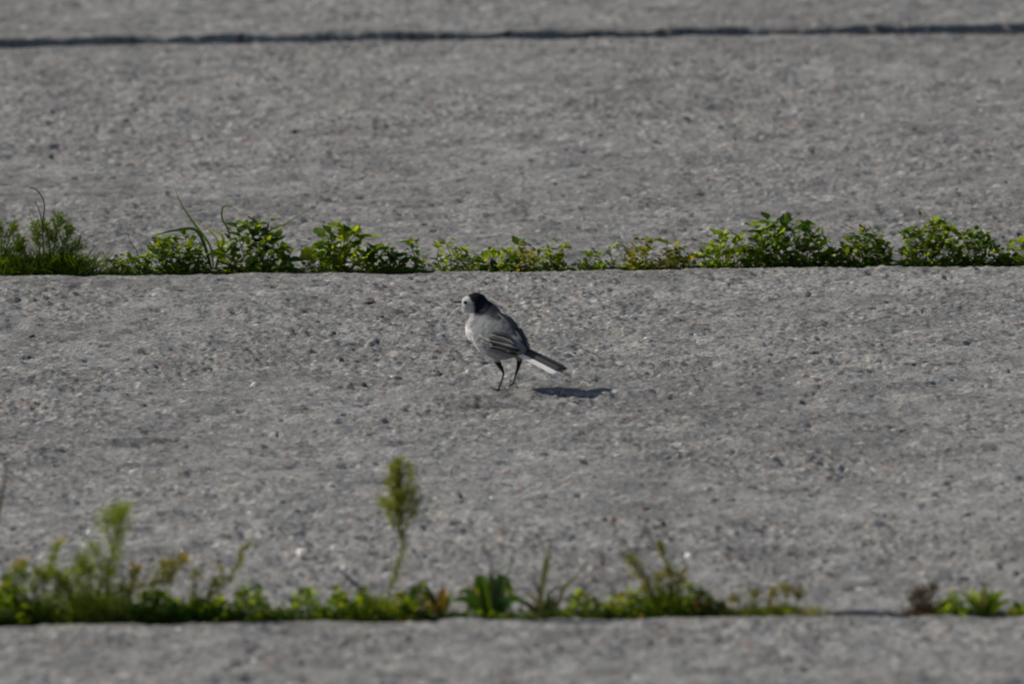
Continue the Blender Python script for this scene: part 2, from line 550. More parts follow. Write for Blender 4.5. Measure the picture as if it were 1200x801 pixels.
def curve_pts(pts, n=10):
    """Smooth polyline through control points (Catmull-Rom)."""
    P = [pts[0]] + list(pts) + [pts[-1]]
    out = []
    for i in range(1, len(P) - 2):
        for k in range(n):
            t = k / n
            a, b, c, d = P[i - 1], P[i], P[i + 1], P[i + 2]
            out.append(0.5 * ((2 * b) + (c - a) * t + (2 * a - 5 * b + 4 * c - d) * t * t + (3 * b - a - 3 * c + d) * t ** 3))
    out.append(P[-2])
    return out

def blade(pts, w, parent, mat, name='blade', keel=0.25):
    """A grass blade: folded ribbon tapering to its tip along pts."""
    v, f = [], []
    n = len(pts)
    for i, p in enumerate(pts):
        t = i / (n - 1)
        d = (pts[min(i + 1, n - 1)] - pts[max(i - 1, 0)]).normalized()
        s = d.cross(Vector((0.25, 1, 0.2))).normalized()
        nn = s.cross(d)
        h = max(w * 0.5 * min(1, 0.55 + t * 2) * (1 - t ** 2.2), 0.0001)
        v += [p - s * h + nn * h * keel, p, p + s * h + nn * h * keel]
        if i:
            a = 3 * (i - 1)
            f += [(a, a + 1, a + 4, a + 3), (a + 1, a + 2, a + 5, a + 4)]
    return link(name, mesh(name, v, f), M[mat], parent)

def root(name, j, px, label, cat, group=None, v=0.5):
    py = {2: 322 - 11 * px / 1200, 3: 731 - 13 * px / 1200}[j]
    x = at(px, py).x
    loc = Vector((x, float(jy(j, np.array([x]))[0]) + GAP[j] * v, -0.012))
    o = empty(name, loc)
    tag(o, label, cat, group)
    return o

def tip_local(o, px, py, dy=0.0):      # photo point on the upright plane through the plant's root
    return at_y(px, py, o.location.y + dy) - o.location

SC = {2: 917.0, 3: 1150.0}             # photo pixels per metre at the two joints

def leafy(j, px, tips, label, seed, shape='ovate', mats=('mid', 'fresh'), stem='green_stem', leaf=(10, 15), every=9.0,
          small=0, smallpx=6, depth=0.025, name='broadleaf_weed', cat='weed', group=None, spread=None, top_mat=None):
    """Weed with a stem to each photo point in tips; leaves alternate along the stems."""
    rnd = random.Random(seed)
    o = root(name, j, px, label, cat, group)
    s = 1.0 / SC[j]
    xs = [t[0] for t in tips]
    spread = spread if spread is not None else (max(xs) - min(xs)) * 0.35
    bunch = Bunch()
    for (tx, ty) in tips:
        dy = rnd.uniform(-depth * 0.4, depth)
        tip = tip_local(o, tx, ty + (8 if j == 2 and 470 < px < 810 else 5 if j == 2 else 2), dy)
        bx = max(-spread, min(spread, (tx - px) * 0.5 + rnd.uniform(-9, 9))) * s
        base = Vector((bx, rnd.uniform(-0.3, 0.3) * GAP[j], -0.004))
        mid = base.lerp(tip, 0.5) + Vector((rnd.uniform(-.009, .009), rnd.uniform(-.007, .007), rnd.uniform(0, 0.25) * abs(tip.z)))
        pts = curve_pts([base, mid, tip], 5)
        v, f = tube(pts, 0.0009, 0.0004)
        link('stem', mesh('stem', v, f), M[stem], o)
        ln = sum((pts[i + 1] - pts[i]).length for i in range(len(pts) - 1))
        n = max(2, int(ln / s / every))
        az = rnd.uniform(0, 6.28)
        for k in range(n):
            t = max(0.05, 1.0 - (k + (rnd.uniform(-.4, .4) if k else 0)) / n * 0.9)
            q = t * (len(pts) - 1)
            p = pts[int(q)].lerp(pts[min(int(q) + 1, len(pts) - 1)], q - int(q))
            for side in ((0, 1) if k else (0, 1, 2)):
                if k and rnd.random() < 0.22:
                    continue
                a = az + side * (math.pi if k else 2.1) + rnd.uniform(-.5, .5)
                sz = rnd.uniform(0.75, 1.55) * rnd.uniform(*leaf) * s * (0.75 + 0.25 * t)
                mat = top_mat if (top_mat and k == 0) else rnd.choice(mats)
                put_leaf(o, shape, mat, leaf_matrix(p, a, rnd.uniform(0.0, 1.2), rnd.uniform(-.9, .9), sz))
            az += 2.0
    if small:
        x0, x1, yt = min(xs), max(xs), min(t[1] for t in tips)
        H = tip_local(o, px, yt).z
        for k in range(int(small * 3.2)):
            u = rnd.random()
            x = ((x0 - 4) + (x1 - x0 + 8) * u - px) * s
            hmax = H * (0.5 + 0.45 * rnd.random()) * (1 - abs(2 * u - 1) ** 3 * 0.6)
            p = Vector((x, rnd.uniform(-0.5, 0.6) * GAP[j], rnd.random() ** 1.4 * hmax + 0.006))
            bunch.leaf(rnd.choice(('ovate', 'round', 'lance')), leaf_matrix(p, rnd.uniform(0, 6.28), rnd.uniform(-.1, 1.3), rnd.uniform(-.9, .9), rnd.uniform(.7, 1.5) * smallpx * s))
        bunch.build('small_leaves', 'mid' if mats[0] in ('dark', 'grey') else mats[0], o, 'stuff')
    return o

def feathery(j, px, stems, label, seed, mat='grey', stem='green_stem', needle=6, density=2.6, tuft=0, tuft_h=30, name='feathery_weed', cat='weed', tuft_w=30, tipmat=None, group=None, lowmat='mid'):
    """Weed with needle-like leaves round each stem; stems are lists of photo points, base first."""
    rnd = random.Random(seed)
    o = root(name, j, px, label, cat, group)
    s = 1.0 / SC[j]
    for k, st in enumerate(stems):
        w = 1.0
        if isinstance(st, tuple):
            st, w = st
        dy = rnd.uniform(-0.012, 0.012)
        P = [tip_local(o, *q, dy * i / max(1, len(st) - 1)) for i, q in enumerate(st)]
        if st[0][1] > {2: 312, 3: 712}[j]:
            P[0].z = -0.004
        pts = curve_pts(P, 8)
        v, f = tube(pts, 0.0012 * (0.7 + 0.3 * w), 0.0005)
        so = link('stem', mesh('stem', v, f), M[stem], o)
        ln = sum((pts[i + 1] - pts[i]).length for i in range(len(pts) - 1))
        b, bt = Bunch(), Bunch()
        for q in range(int(ln / s * density * 0.21 * (0.6 + 0.4 * w))):
            t = rnd.random() ** 0.75
            if t < 0.15:
                continue
            i = t * (len(pts) - 1)
            p = pts[int(i)].lerp(pts[min(int(i) + 1, len(pts) - 1)], i - int(i))
            d = (pts[min(int(i) + 1, len(pts) - 1)] - pts[max(int(i) - 1, 0)]).normalized()
            a = Vector((rnd.gauss(0, 1), rnd.gauss(0, 1), rnd.gauss(0, 1)))
            a = (a - d * a.dot(d)).normalized()
            # a short twig with a few needles on it
            L = needle * 1.5 * s * rnd.uniform(.5, 1.4) * w * (1.2 - 0.55 * t)
            tw = (a * rnd.uniform(.45, .9) + d * rnd.uniform(.5, 1)).normalized() * L
            bb = bt if (tipmat and t > 0.95) else b
            bb.needle(p, tw, 0.0008)
            for c in range(rnd.randint(4, 7)):
                u = rnd.uniform(.2, 1)
                g = Vector((rnd.gauss(0, .7), rnd.gauss(0, .7), rnd.gauss(.2, .6))) + tw.normalized() * 0.8
                bb.needle(p + tw * u, g.normalized() * needle * s * rnd.uniform(.35, .8), 0.0010)
        x = b.build('needle_leaves', mat, so, 'stuff')
        x = bt.build('tip_buds', tipmat or mat, so, 'stuff')
    if tuft:
        b = Bunch()
        for k in range(int(tuft * (2.2 if j == 2 else 1.5))):
            p = Vector((rnd.gauss(0, tuft_w * s * 0.4), rnd.uniform(-.4, .5) * GAP[j], rnd.random() * tuft_h * 0.5 * s))
            d = Vector((rnd.gauss(0, .6), rnd.gauss(0, .5), rnd.uniform(.3, 1.2))).normalized() * tuft_h * s * rnd.uniform(.25, .7)
            b.needle(p, d, 0.0013)
        b.build('needle_tuft', lowmat, o, 'stuff')
    return o

def mound(j, px, x0, x1, ytop, label, seed, n=120, mats=('mid', 'fresh'), size=7, shapes=('round', 'ovate'), name='low_weed', cat='weed', group=None):
    """Low cushion of small leaflets on short stalks."""
    rnd = random.Random(seed)
    o = root(name, j, px, label, cat, group)
    s = 1.0 / SC[j]
    H = tip_local(o, px, ytop).z
    bs = {m: Bunch() for m in mats}
    sv = Bunch()
    ph = rnd.uniform(0, 6)
    for k in range(int(n * 1.9)):
        u = rnd.random()
        x = (x0 + (x1 - x0) * u - px) * s
        hm = H * (0.72 + 0.28 * math.sin(ph + u * 9) + 0.15 * rnd.random()) * (1 - abs(2 * u - 1) ** 4 * 0.5)
        p = Vector((x, rnd.uniform(-.55, .6) * GAP[j], 0.003 + hm * rnd.random() ** 0.7))
        bs[rnd.choice(mats)].leaf(rnd.choice(shapes), leaf_matrix(p, rnd.uniform(0, 6.28), rnd.uniform(-.1, 1.3), rnd.uniform(-.9, .9), size * s * rnd.uniform(.7, 1.5)))
        if k % 3 == 0:
            b0 = Vector((x + rnd.uniform(-.006, .006), p.y * 0.5, -0.004))
            sv.needle(b0, p - b0, 0.0009)
    for m in mats:
        bs[m].build('leaflets', m, o, 'stuff')
    sv.build('stalks', 'green_stem', o, 'stuff')
    return o

def tips_in(seed, x0, x1, ytop, ybot, n, peak=None):
    rnd = random.Random(seed)
    out = []
    for k in range(n):
        u = (k + rnd.uniform(.1, .9)) / n
        pk = (1 - abs(2 * u - 1) ** 2.5 * 0.6) if peak is None else max(0.25, 1 - abs(u - peak) ** 1.5 * 1.6)
        out.append((x0 + (x1 - x0) * u, ybot - (ybot - ytop) * pk * rnd.uniform(.6, 1.0)))
    return out

# ------------------------------------------------------------------ weeds in the joint behind the bird
def extra_leaf(o, px, py, shape, mat, size, az=2.0, pitch=0.9):
    return put_leaf(o, shape, mat, leaf_matrix(tip_local(o, px, py, -0.016), az, pitch, 0.3, size))

feathery(2, 0, [[(-5, 318), (-12, 290), (-20, 268)], [(2, 318), (8, 290), (14, 266)], [(-4, 318), (2, 290), (-2, 262)], [(8, 318), (16, 296), (24, 283)]],
         'bushy fine-leaved green weed left of the weed with the bent dry stalk', 1, 'mid', needle=9, density=5.2, tuft=460, tuft_h=44, tuft_w=44)
feathery(2, 62, [[(52, 319), (46, 290), (42, 264)], [(60, 319), (64, 285), (68, 257)], [(64, 319), (70, 295), (82, 270)], [(56, 319), (58, 290), (54, 266)], [(70, 319), (80, 300), (92, 288)], [(46, 319), (32, 300), (22, 291)]],
         'bushy fine-leaved green weed at the foot of the bent dry stalk', 2, 'mid', needle=10, density=6.0, tuft=800, tuft_h=44, tuft_w=66)
o = root('dry_stalk', 2, 52, 'bent brown dry stalk with a side twig rising from a fine-leaved weed', 'stalk')
for P in ([(52, 318), (50, 268), (52, 240), (46, 226), (38, 220), (34, 221)], [(51, 272), (47, 250), (41, 235)]):
    v, f = tube(curve_pts([tip_local(o, *q) for q in P], 6), 0.0011, 0.0005)
    link('stem', mesh('stem', v, f), M['brown_stem'], o)
tw = leafy(2, 146, [(130, 302), (140, 304), (152, 300), (163, 298)], 'low seedling patch with a thin leaning twig beside a leafy clump', 3, leaf=(6, 9), mats=('mid', 'fresh', 'olive'), small=60, smallpx=5, stem='red_stem')
v, f = tube(curve_pts([tip_local(tw, *q) for q in ((166, 316), (160, 294), (153, 284), (150, 272))], 5), 0.0008, 0.0004)
link('twig', mesh('twig', v, f), M['brown_stem'], tw)
leafy(2, 205, tips_in(5, 168, 245, 268, 318, 15), 'rounded clump of small green leaves below a tall slanting grass blade', 4, mats=('mid', 'mid', 'fresh', 'dark'), leaf=(8, 12), every=8, small=150, smallpx=6)
o = root('grass_tuft', 2, 246, 'grass tuft with one tall blade slanting above the leafy clumps', 'grass')
for P, w, m in (([(250, 316), (246, 288), (226, 260), (212, 238), (203, 216)], 0.0032, 'mid'), ([(248, 316), (232, 272), (205, 270), (178, 277)], 0.005, 'dark'),
                ([(252, 316), (256, 285), (240, 266), (222, 260)], 0.0024, 'olive'), ([(252, 316), (262, 280), (244, 268)], 0.005, 'fresh')):
    blade(curve_pts([tip_local(o, *q) for q in P], 7), w, o, m)
o = root('yellow_grass', 2, 272, 'bent yellow and reddish grass blade between two leafy clumps', 'grass')
blade(curve_pts([tip_local(o, *q) for q in [(276, 316), (268, 272), (260, 255), (262, 243), (272, 243), (287, 256)]], 7), 0.0028, o, 'olive')
leafy(2, 302, [(278, 262), (290, 262), (303, 258), (316, 266), (284, 275), (324, 276), (270, 285), (334, 288), (298, 285), (312, 290), (340, 302), (262, 292), (326, 300)],
      'dark leafy clump beside the bent yellow grass blade', 6, mats=('dark', 'mid', 'mid', 'fresh'), leaf=(10, 16), every=9, small=130, smallpx=7, stem='red_stem')
o = root('grass_tuft', 2, 318, 'single straw-green grass blade leaning out of the dark leafy clump', 'grass')
blade(curve_pts([tip_local(o, *q) for q in [(308, 314), (312, 275), (335, 262), (362, 246)]], 7), 0.0034, o, 'straw')
leafy(2, 400, [(378, 274), (388, 268), (404, 266), (416, 270), (368, 290), (372, 300), (392, 288), (412, 285), (424, 276), (400, 300), (428, 296)],
      'weed with large bright toothed leaves on a dark arching stem', 7, shape='toothed', mats=('fresh', 'fresh', 'mid', 'dark'), leaf=(14, 21), every=15, small=70, smallpx=7, stem='red_stem')
leafy(2, 448, [(440, 290), (452, 289), (462, 296), (436, 300), (468, 304)], 'low weed with dark flat leaves next to the toothed bright weed', 8, mats=('dark', 'mid'), leaf=(12, 18), every=14, small=60, smallpx=6)
leafy(2, 486, [(480, 278), (476, 300), (494, 300), (488, 290)], 'small red-stemmed seedling with one upright leaf pair', 9, mats=('mid', 'olive', 'dark'), leaf=(7, 12), every=14, stem='red_stem', small=30, smallpx=5)
leafy(2, 530, [(514, 283), (523, 278), (536, 288), (522, 301), (540, 298)], 'seedling with a slanting red stem and pale yellow-green leaves', 10, mats=('fresh', 'fresh', 'mid'), leaf=(9, 13), every=26, stem='red_stem', small=25, smallpx=6)
leafy(2, 556, [(547, 292), (560, 299)], 'short seedling with a pale leaf just above its neighbour\'s blue-green leaf', 11, mats=('grey', 'mid'), leaf=(8, 11), every=22, stem='red_stem', small=30, smallpx=5)
leafy(2, 584, [(567, 296), (578, 291), (594, 290), (600, 300)], 'weed of round pale leaves around one dark blue-green leaf', 12, shape='round', mats=('fresh', 'grey', 'mid'), leaf=(10, 13), every=28, small=35, smallpx=6)
oo = root('broadleaf_weed', 2, 588, 'single large dark blue-green leaf standing among round pale leaves', 'weed')
put_leaf(oo, 'ovate', 'dark', leaf_matrix(Vector((-0.006, -0.012, 0.0)), 1.9, 1.15, 0.3, 0.030))
leafy(2, 612, [(608, 280), (614, 279), (622, 303)], 'thin upright sprig carrying a pair of olive leaves at its top', 13, mats=('olive', 'mid'), leaf=(9, 12), every=40, stem='red_stem', small=40, smallpx=6)
leafy(2, 645, [(641, 287), (650, 292), (660, 282), (632, 300), (656, 302)], 'seedling of several thin stems with yellow-green leaves', 14, mats=('fresh', 'olive', 'mid'), leaf=(8, 12), every=24, stem='red_stem', small=45, smallpx=6)
leafy(2, 696, [(692, 293), (701, 291), (684, 302)], 'small sprig with two upturned leaves on bare red stems', 15, mats=('mid', 'fresh'), leaf=(8, 11), every=30, stem='red_stem', small=30, smallpx=5)
leafy(2, 722, [(716, 286), (733, 283), (714, 300)], 'slender sprig holding two wide leaves above bare paving', 16, shape='lance', mats=('mid', 'fresh'), leaf=(10, 15), every=60, stem='red_stem', small=14, smallpx=5)
leafy(2, 750, [(764, 276), (755, 286), (742, 298), (746, 306)], 'olive weed with one long toothed leaf pointing upward', 17, shape='toothed', mats=('olive', 'fresh'), leaf=(13, 18), every=18, stem='red_stem', small=35, smallpx=6)
yl = leafy(2, 786, [(797, 284), (776, 300), (788, 298), (806, 300)], 'low olive weed with one bright yellow leaf near the ground', 18, mats=('olive', 'mid', 'dark'), leaf=(8, 13), every=16, stem='red_stem', small=50, smallpx=6)
extra_leaf(yl, 776, 312, 'round', 'gold', 0.011)
leafy(2, 838, [(822, 296), (834, 284), (846, 274), (852, 277), (866, 276), (858, 290), (842, 298), (872, 292)], 'light green leafy weed leaning on the tallest dense clump', 19, mats=('fresh', 'mid', 'fresh'), leaf=(11, 16), every=13, small=70, smallpx=7)
leafy(2, 912, [(880, 260), (892, 264), (900, 253), (912, 258), (922, 257), (940, 258), (948, 258), (930, 270), (886, 276), (905, 275), (952, 275), (962, 285), (970, 296), (878, 292), (920, 288), (940, 290), (898, 296), (976, 305)],
      'tallest and densest leafy clump in the joint behind the bird', 20, mats=('dark', 'mid', 'mid', 'fresh'), leaf=(10, 16), every=9, small=170, smallpx=7, depth=0.04)
leafy(2, 1010, tips_in(33, 982, 1046, 266, 312, 12), 'loose fine-stemmed weed between two dense leafy clumps', 21, mats=('mid', 'dark', 'olive'), leaf=(7, 11), every=7, small=130, smallpx=6, stem='red_stem')
leafy(2, 1082, [(1058, 270), (1066, 266), (1076, 272), (1090, 260), (1098, 255), (1106, 258), (1112, 266), (1120, 270), (1070, 286), (1084, 282), (1100, 280), (1116, 288), (1060, 292), (1094, 296)],
      'dense leafy clump with a raised olive shoot on top', 22, mats=('mid', 'dark', 'olive', 'fresh'), leaf=(8, 13), every=8, small=150, smallpx=6, depth=0.035)
leafy(2, 1142, tips_in(35, 1120, 1172, 264, 310, 10), 'rounded grey-green clump beside a bare stretch of joint', 23, mats=('mid', 'grey', 'dark'), leaf=(8, 12), every=8, small=100, smallpx=6)
leafy(2, 1200, [(1178, 300), (1190, 302), (1197, 280), (1204, 284), (1214, 278), (1226, 288)], 'low patch of weeds ending in a raised leafy shoot', 24, mats=('mid', 'fresh'), leaf=(8, 12), every=10, small=90, smallpx=6)

# ------------------------------------------------------------------ weeds in the joint in front of the bird
mound(3, 2, -40, 38, 690, 'low bright broad-leaved weed below the feathery stems', 41, 120, ('fresh', 'mid'), 13, ('ovate', 'round'))
o = root('dry_stalk', 3, -22, 'tall thin brown stalk rising beyond the feathery weeds', 'stalk')
blade(curve_pts([tip_local(o, *q) for q in [(-22, 728), (-14, 660), (0, 590), (6, 555), (9, 528)]], 7), 0.0042, o, 'dry', 'stem', 0.6)
feathery(3, 40, [[(34, 724), (28, 690), (26, 660)], [(40, 724), (45, 685), (60, 665), (66, 634)], [(44, 724), (38, 695), (44, 668)], [(50, 724), (62, 700), (70, 680)], [(38, 724), (20, 700), (8, 690)], [(36, 724), (50, 690), (56, 676)], [(30, 724), (16, 685), (18, 668)], [(46, 724), (58, 705), (78, 690)]],
         'feathery weed whose thin shoot ends in an orange bud', 42, 'grey', needle=10, density=3.2, tuft=420, tuft_h=48, tuft_w=50, tipmat='gold')
feathery(3, 112, [([(112, 724), (118, 690), (132, 650), (138, 622), (141, 596)], 1.2), ([(120, 670), (112, 650), (108, 640)], 1), ([(133, 640), (126, 622), (124, 604)], 1.3), ([(137, 625), (132, 610), (130, 598)], 1.2),
                  [(104, 724), (96, 690), (88, 668)], [(110, 724), (106, 690), (104, 664)], [(100, 724), (84, 700), (76, 676)], [(96, 724), (78, 690), (62, 672)], [(116, 724), (124, 695), (128, 668)], [(108, 724), (100, 690), (96, 655)], [(118, 724), (132, 700), (142, 690)], ([(136, 630), (144, 612), (146, 600)], 1)],
         'tallest feathery weed with a leaning dark stem and bushy top', 43, 'grey', 'brown_stem', needle=11, density=3.4, tuft=620, tuft_h=62, tuft_w=60, lowmat='grey')
feathery(3, 165, [([(128, 722), (150, 695), (180, 682), (200, 668), (213, 656)], 1.2), [(150, 722), (154, 690), (158, 668)], ([(176, 690), (184, 672), (190, 660)], 1.3), ([(182, 682), (194, 680), (204, 676)], 1)],
         'feathery weed with a side branch ending in a golden tip', 44, 'olive', needle=11, density=3.2, tuft=380, tuft_h=46, tuft_w=60, tipmat='gold', lowmat='mid')
feathery(3, 236, [([(236, 722), (244, 700), (266, 684), (277, 664), (288, 640)], 0.9), [(230, 722), (228, 690), (230, 672)], [(240, 722), (246, 695), (252, 684)], ([(262, 686), (260, 674), (262, 664)], 0.7)],
         'sparse weed with a bare curved stem and thin pale seed head', 45, 'olive', 'brown_stem', needle=9, density=2.4, tuft=260, tuft_h=40, tuft_w=44, lowmat='dark')
mound(3, 200, 150, 246, 700, 'dark low leaves under the golden-tipped branch', 46, 150, ('dark', 'mid'), 11)
mound(3, 282, 244, 322, 692, 'humped bright green clover patch beside the bare curved stem', 47, 230, ('mid', 'fresh'), 8)
mound(3, 350, 322, 392, 699, 'flat strip of green clover between two weeds', 48, 190, ('mid', 'fresh'), 7)
o = root('dry_stalk', 3, 432, 'short dry brown stalk leaning across bare concrete near the plumed weed', 'stalk')
v, f = tube(curve_pts([tip_local(o, *q) for q in [(434, 722), (426, 695), (412, 680), (397, 667)]], 6), 0.0022, 0.0012)
link('stem', mesh('stem', v, f), M['brown_stem'], o)
mound(3, 408, 384, 436, 692, 'low green tuft at the foot of the short dry stalk', 49, 150, ('mid', 'fresh', 'grey'), 8)
pl = [([(447, 722), (456, 692), (466, 665), (471, 638), (469, 600), (467, 565), (465, 541)], 0.45)]
for (a, b, c) in (((469, 630), (462, 612), (452, 592)), ((470, 632), (478, 612), (487, 590)), ((469, 618), (460, 596), (449, 584)), ((469, 612), (478, 592), (486, 572)), ((468, 602), (461, 580), (456, 562)),
                  ((468, 596), (475, 574), (482, 556)), ((467, 588), (462, 566), (460, 548)), ((467, 580), (472, 560), (476, 546)), ((469, 624), (466, 600), (463, 580)), ((469, 616), (473, 596), (474, 578)), ((467, 572), (465, 556), (468, 540))):
    pl.append(([a, b, c], 1.05))
feathery(3, 447, pl, 'upright weed with a tall plume on a slender bare stem', 50, 'plume', 'green_stem', needle=8, density=4.6, tuft=420, tuft_h=48, tuft_w=44, name='plumed_weed', lowmat='grey')
mound(3, 480, 462, 505, 690, 'olive low leaves between the plumed weed and the broad dark leaves', 51, 110, ('olive', 'mid'), 9)

def rosette(j, px, leaves, label, seed, shape='broad', name='rosette_weed', stalks=()):
    rnd = random.Random(seed)
    o = root(name, j, px, label, 'weed')
    for (bx, tx, ty, w, mat, arch) in leaves:
        b = tip_local(o, bx, {2: 316, 3: 722}[j], 0.0)
        t = tip_local(o, tx, ty, rnd.uniform(-0.015, 0.02))
        m = b.lerp(t, 0.55) + Vector((0, 0, arch / SC[j]))
        blade(curve_pts([b, m, t], 8), w / SC[j], o, mat, 'leaf', 0.35)
    for P, r, mat in stalks:
        v, f = tube(curve_pts([tip_local(o, *q) for q in P], 6), r, r * 0.7)
        link('stalk', mesh('stalk', v, f), M[mat], o)
    return o
rosette(3, 508, [(512, 494, 676, 8, 'dark', 4), (512, 482, 682, 6, 'dry', 6), (516, 500, 690, 9, 'mid', 4), (514, 521, 688, 15, 'gold', 6), (516, 532, 696, 11, 'mid', 6)],
        'narrow dark leaves fanning out beside a yellowed leaf', 52)
rosette(3, 574, [(572, 556, 690, 16, 'mid', 26), (574, 552, 712, 15, 'fresh', 34), (576, 600, 692, 17, 'dark', 26), (578, 604, 708, 15, 'grey', 30), (570, 536, 694, 13, 'dark', 12), (570, 528, 704, 13, 'mid', 10), (578, 616, 704, 14, 'dark', 10),
                 (574, 576, 668, 15, 'mid', 6), (574, 588, 670, 15, 'dark', 8), (572, 562, 672, 13, 'mid', 4), (576, 596, 712, 16, 'dark', 12), (572, 546, 714, 15, 'dark', 10)],
        'broad dark green arching leaves with thin brown seed stalks above', 53,
        stalks=(([(575, 720), (577, 690), (576, 665), (572, 648)], 0.0012, 'brown_stem'), ([(578, 720), (582, 680), (588, 640), (592, 612)], 0.0006, 'brown_stem'), ([(582, 720), (590, 690), (598, 665), (602, 648)], 0.0014, 'green_stem'), ([(574, 652), (568, 645), (564, 638)], 0.0013, 'brown_stem')))
rosette(3, 632, [(628, 647, 632, 7, 'straw', 0), (632, 640, 636, 6, 'straw', 2), (640, 622, 668, 6, 'dry', 2), (642, 652, 696, 7, 'dry', 4), (636, 616, 694, 8, 'dry', 6), (640, 644, 690, 8, 'dark', 2), (640, 660, 704, 7, 'dry', 5), (634, 606, 706, 8, 'dry', 5)],
        'withered brown weed with two pale upright blades', 54)
o = root('grass_tuft', 3, 656, 'single pale leaning grass blade over the low clover', 'grass')
blade(curve_pts([tip_local(o, *q) for q in [(650, 722), (660, 690), (676, 674), (692, 657)]], 7), 0.0042, o, 'straw')
o = root('dry_stalk', 3, 682, 'fine branching stalk with a small dark seed head', 'stalk')
for P, r in (([(672, 722), (682, 694), (696, 678), (708, 660)], 0.0008), ([(742, 720), (736, 690), (724, 670), (708, 658)], 0.0006), ([(708, 662), (706, 656), (708, 650)], 0.0018)):
    v, f = tube(curve_pts([tip_local(o, *q) for q in P], 6), r, r * 0.7)
    link('stem', mesh('stem', v, f), M['brown_stem'], o)
mound(3, 712, 662, 762, 697, 'low clover strip below the fine branching stalk', 55, 230, ('mid', 'fresh', 'olive'), 7)
feathery(3, 782, [([(778, 720), (776, 695), (772, 674)], 1.0), ([(782, 720), (784, 695), (782, 668)], 1.0), [(786, 720), (792, 695), (796, 676)], [(774, 720), (764, 690), (748, 668), (738, 654)], ([(784, 700), (788, 680), (776, 646), (772, 636)], 0.3), [(772, 720), (764, 700), (758, 690)]],
         'upright bushy tuft with thin shoots leaning away to one side', 56, 'olive', needle=11, density=3.6, tuft=420, tuft_h=52, tuft_w=46, lowmat='mid')
leafy(3, 812, [(808, 688), (804, 702)], 'small plant with one bright green leaf beside the bushy tuft', 57, mats=('fresh',), leaf=(11, 14), every=40, small=20)
mound(3, 828, 800, 852, 698, 'dark brownish low weed at the end of the green strip', 58, 150, ('dark', 'dry', 'olive'), 8)
feathery(3, 905, [[(880, 720), (882, 705), (884, 696)], [(900, 720), (902, 704), (906, 692)], [(918, 720), (922, 704), (920, 688)], [(926, 720), (934, 706), (936, 694)], [(870, 720), (866, 708), (862, 702)]],
         'low olive tuft standing alone before the bare joint', 59, 'olive', needle=9, density=3.6, tuft=420, tuft_h=26, tuft_w=74, lowmat='olive')
feathery(3, 1086, [[(1084, 718), (1082, 704), (1078, 696)], [(1090, 718), (1090, 700), (1092, 690)], [(1086, 718), (1076, 706), (1070, 700)]],
         'dry brown withered tuft beside the bright green tuft', 60, 'dry', 'brown_stem', needle=10, density=4.0, tuft=260, tuft_h=28, tuft_w=30, lowmat='dry')
mound(3, 1112, 1098, 1134, 702, 'low green leaves between the withered tuft and the bright tuft', 61, 110, ('fresh', 'mid'), 8)
rosette(3, 1152, [(1150, 1122, 692, 8, 'fresh', 6), (1152, 1134, 690, 8, 'grey', 8), (1154, 1155, 680, 8, 'fresh', 0), (1156, 1150, 686, 8, 'straw', 0), (1156, 1172, 692, 9, 'fresh', 6), (1158, 1180, 690, 7, 'grey', 6), (1150, 1140, 698, 9, 'mid', 4),
                  (1154, 1162, 694, 10, 'fresh', 4), (1152, 1168, 704, 9, 'mid', 6), (1150, 1128, 704, 9, 'fresh', 6), (1154, 1146, 690, 8, 'fresh', 2), (1158, 1186, 704, 8, 'mid', 6), (1156, 1164, 686, 6, 'fresh', 0), (1152, 1130, 698, 7, 'mid', 6)],
        'bright green tuft of narrow leaves alone in the joint', 62)
mound(3, 1215, 1188, 1245, 706, 'low olive leaves beyond the bright green tuft', 63, 90, ('olive', 'mid'), 8)

# moss and seedlings that carpet the two planted joints
for j, x0, x1, seed, mat, lab in ((2, -80, 1290, 71, 'mid', 'low mossy ground cover in the joint behind the bird'), (3, -70, 930, 72, 'mid', 'low mossy ground cover in the joint in front of the bird')):
    rnd = random.Random(seed)
    o = root('moss', j, 600, lab, 'moss')
    tag(o, kind='stuff')
    b = Bunch()
    for k in range(3600):
        px = rnd.uniform(x0, x1)
        p = Vector(((px - 600) / SC[j], 0, 0))
        wx = o.location.x + p.x
        p.y = float(jy(j, np.array([wx]))[0]) + GAP[j] * rnd.uniform(0.05, 0.95) - o.location.y
        p.z = rnd.uniform(0.0, 0.016)
        b.leaf(rnd.choice(('ovate', 'lance', 'round')), leaf_matrix(p, rnd.uniform(0, 6.28), rnd.uniform(-.1, 1.1), rnd.uniform(-.6, .6), rnd.uniform(.004, .008)))
    b.build('moss_leaves', mat, o, 'stuff')

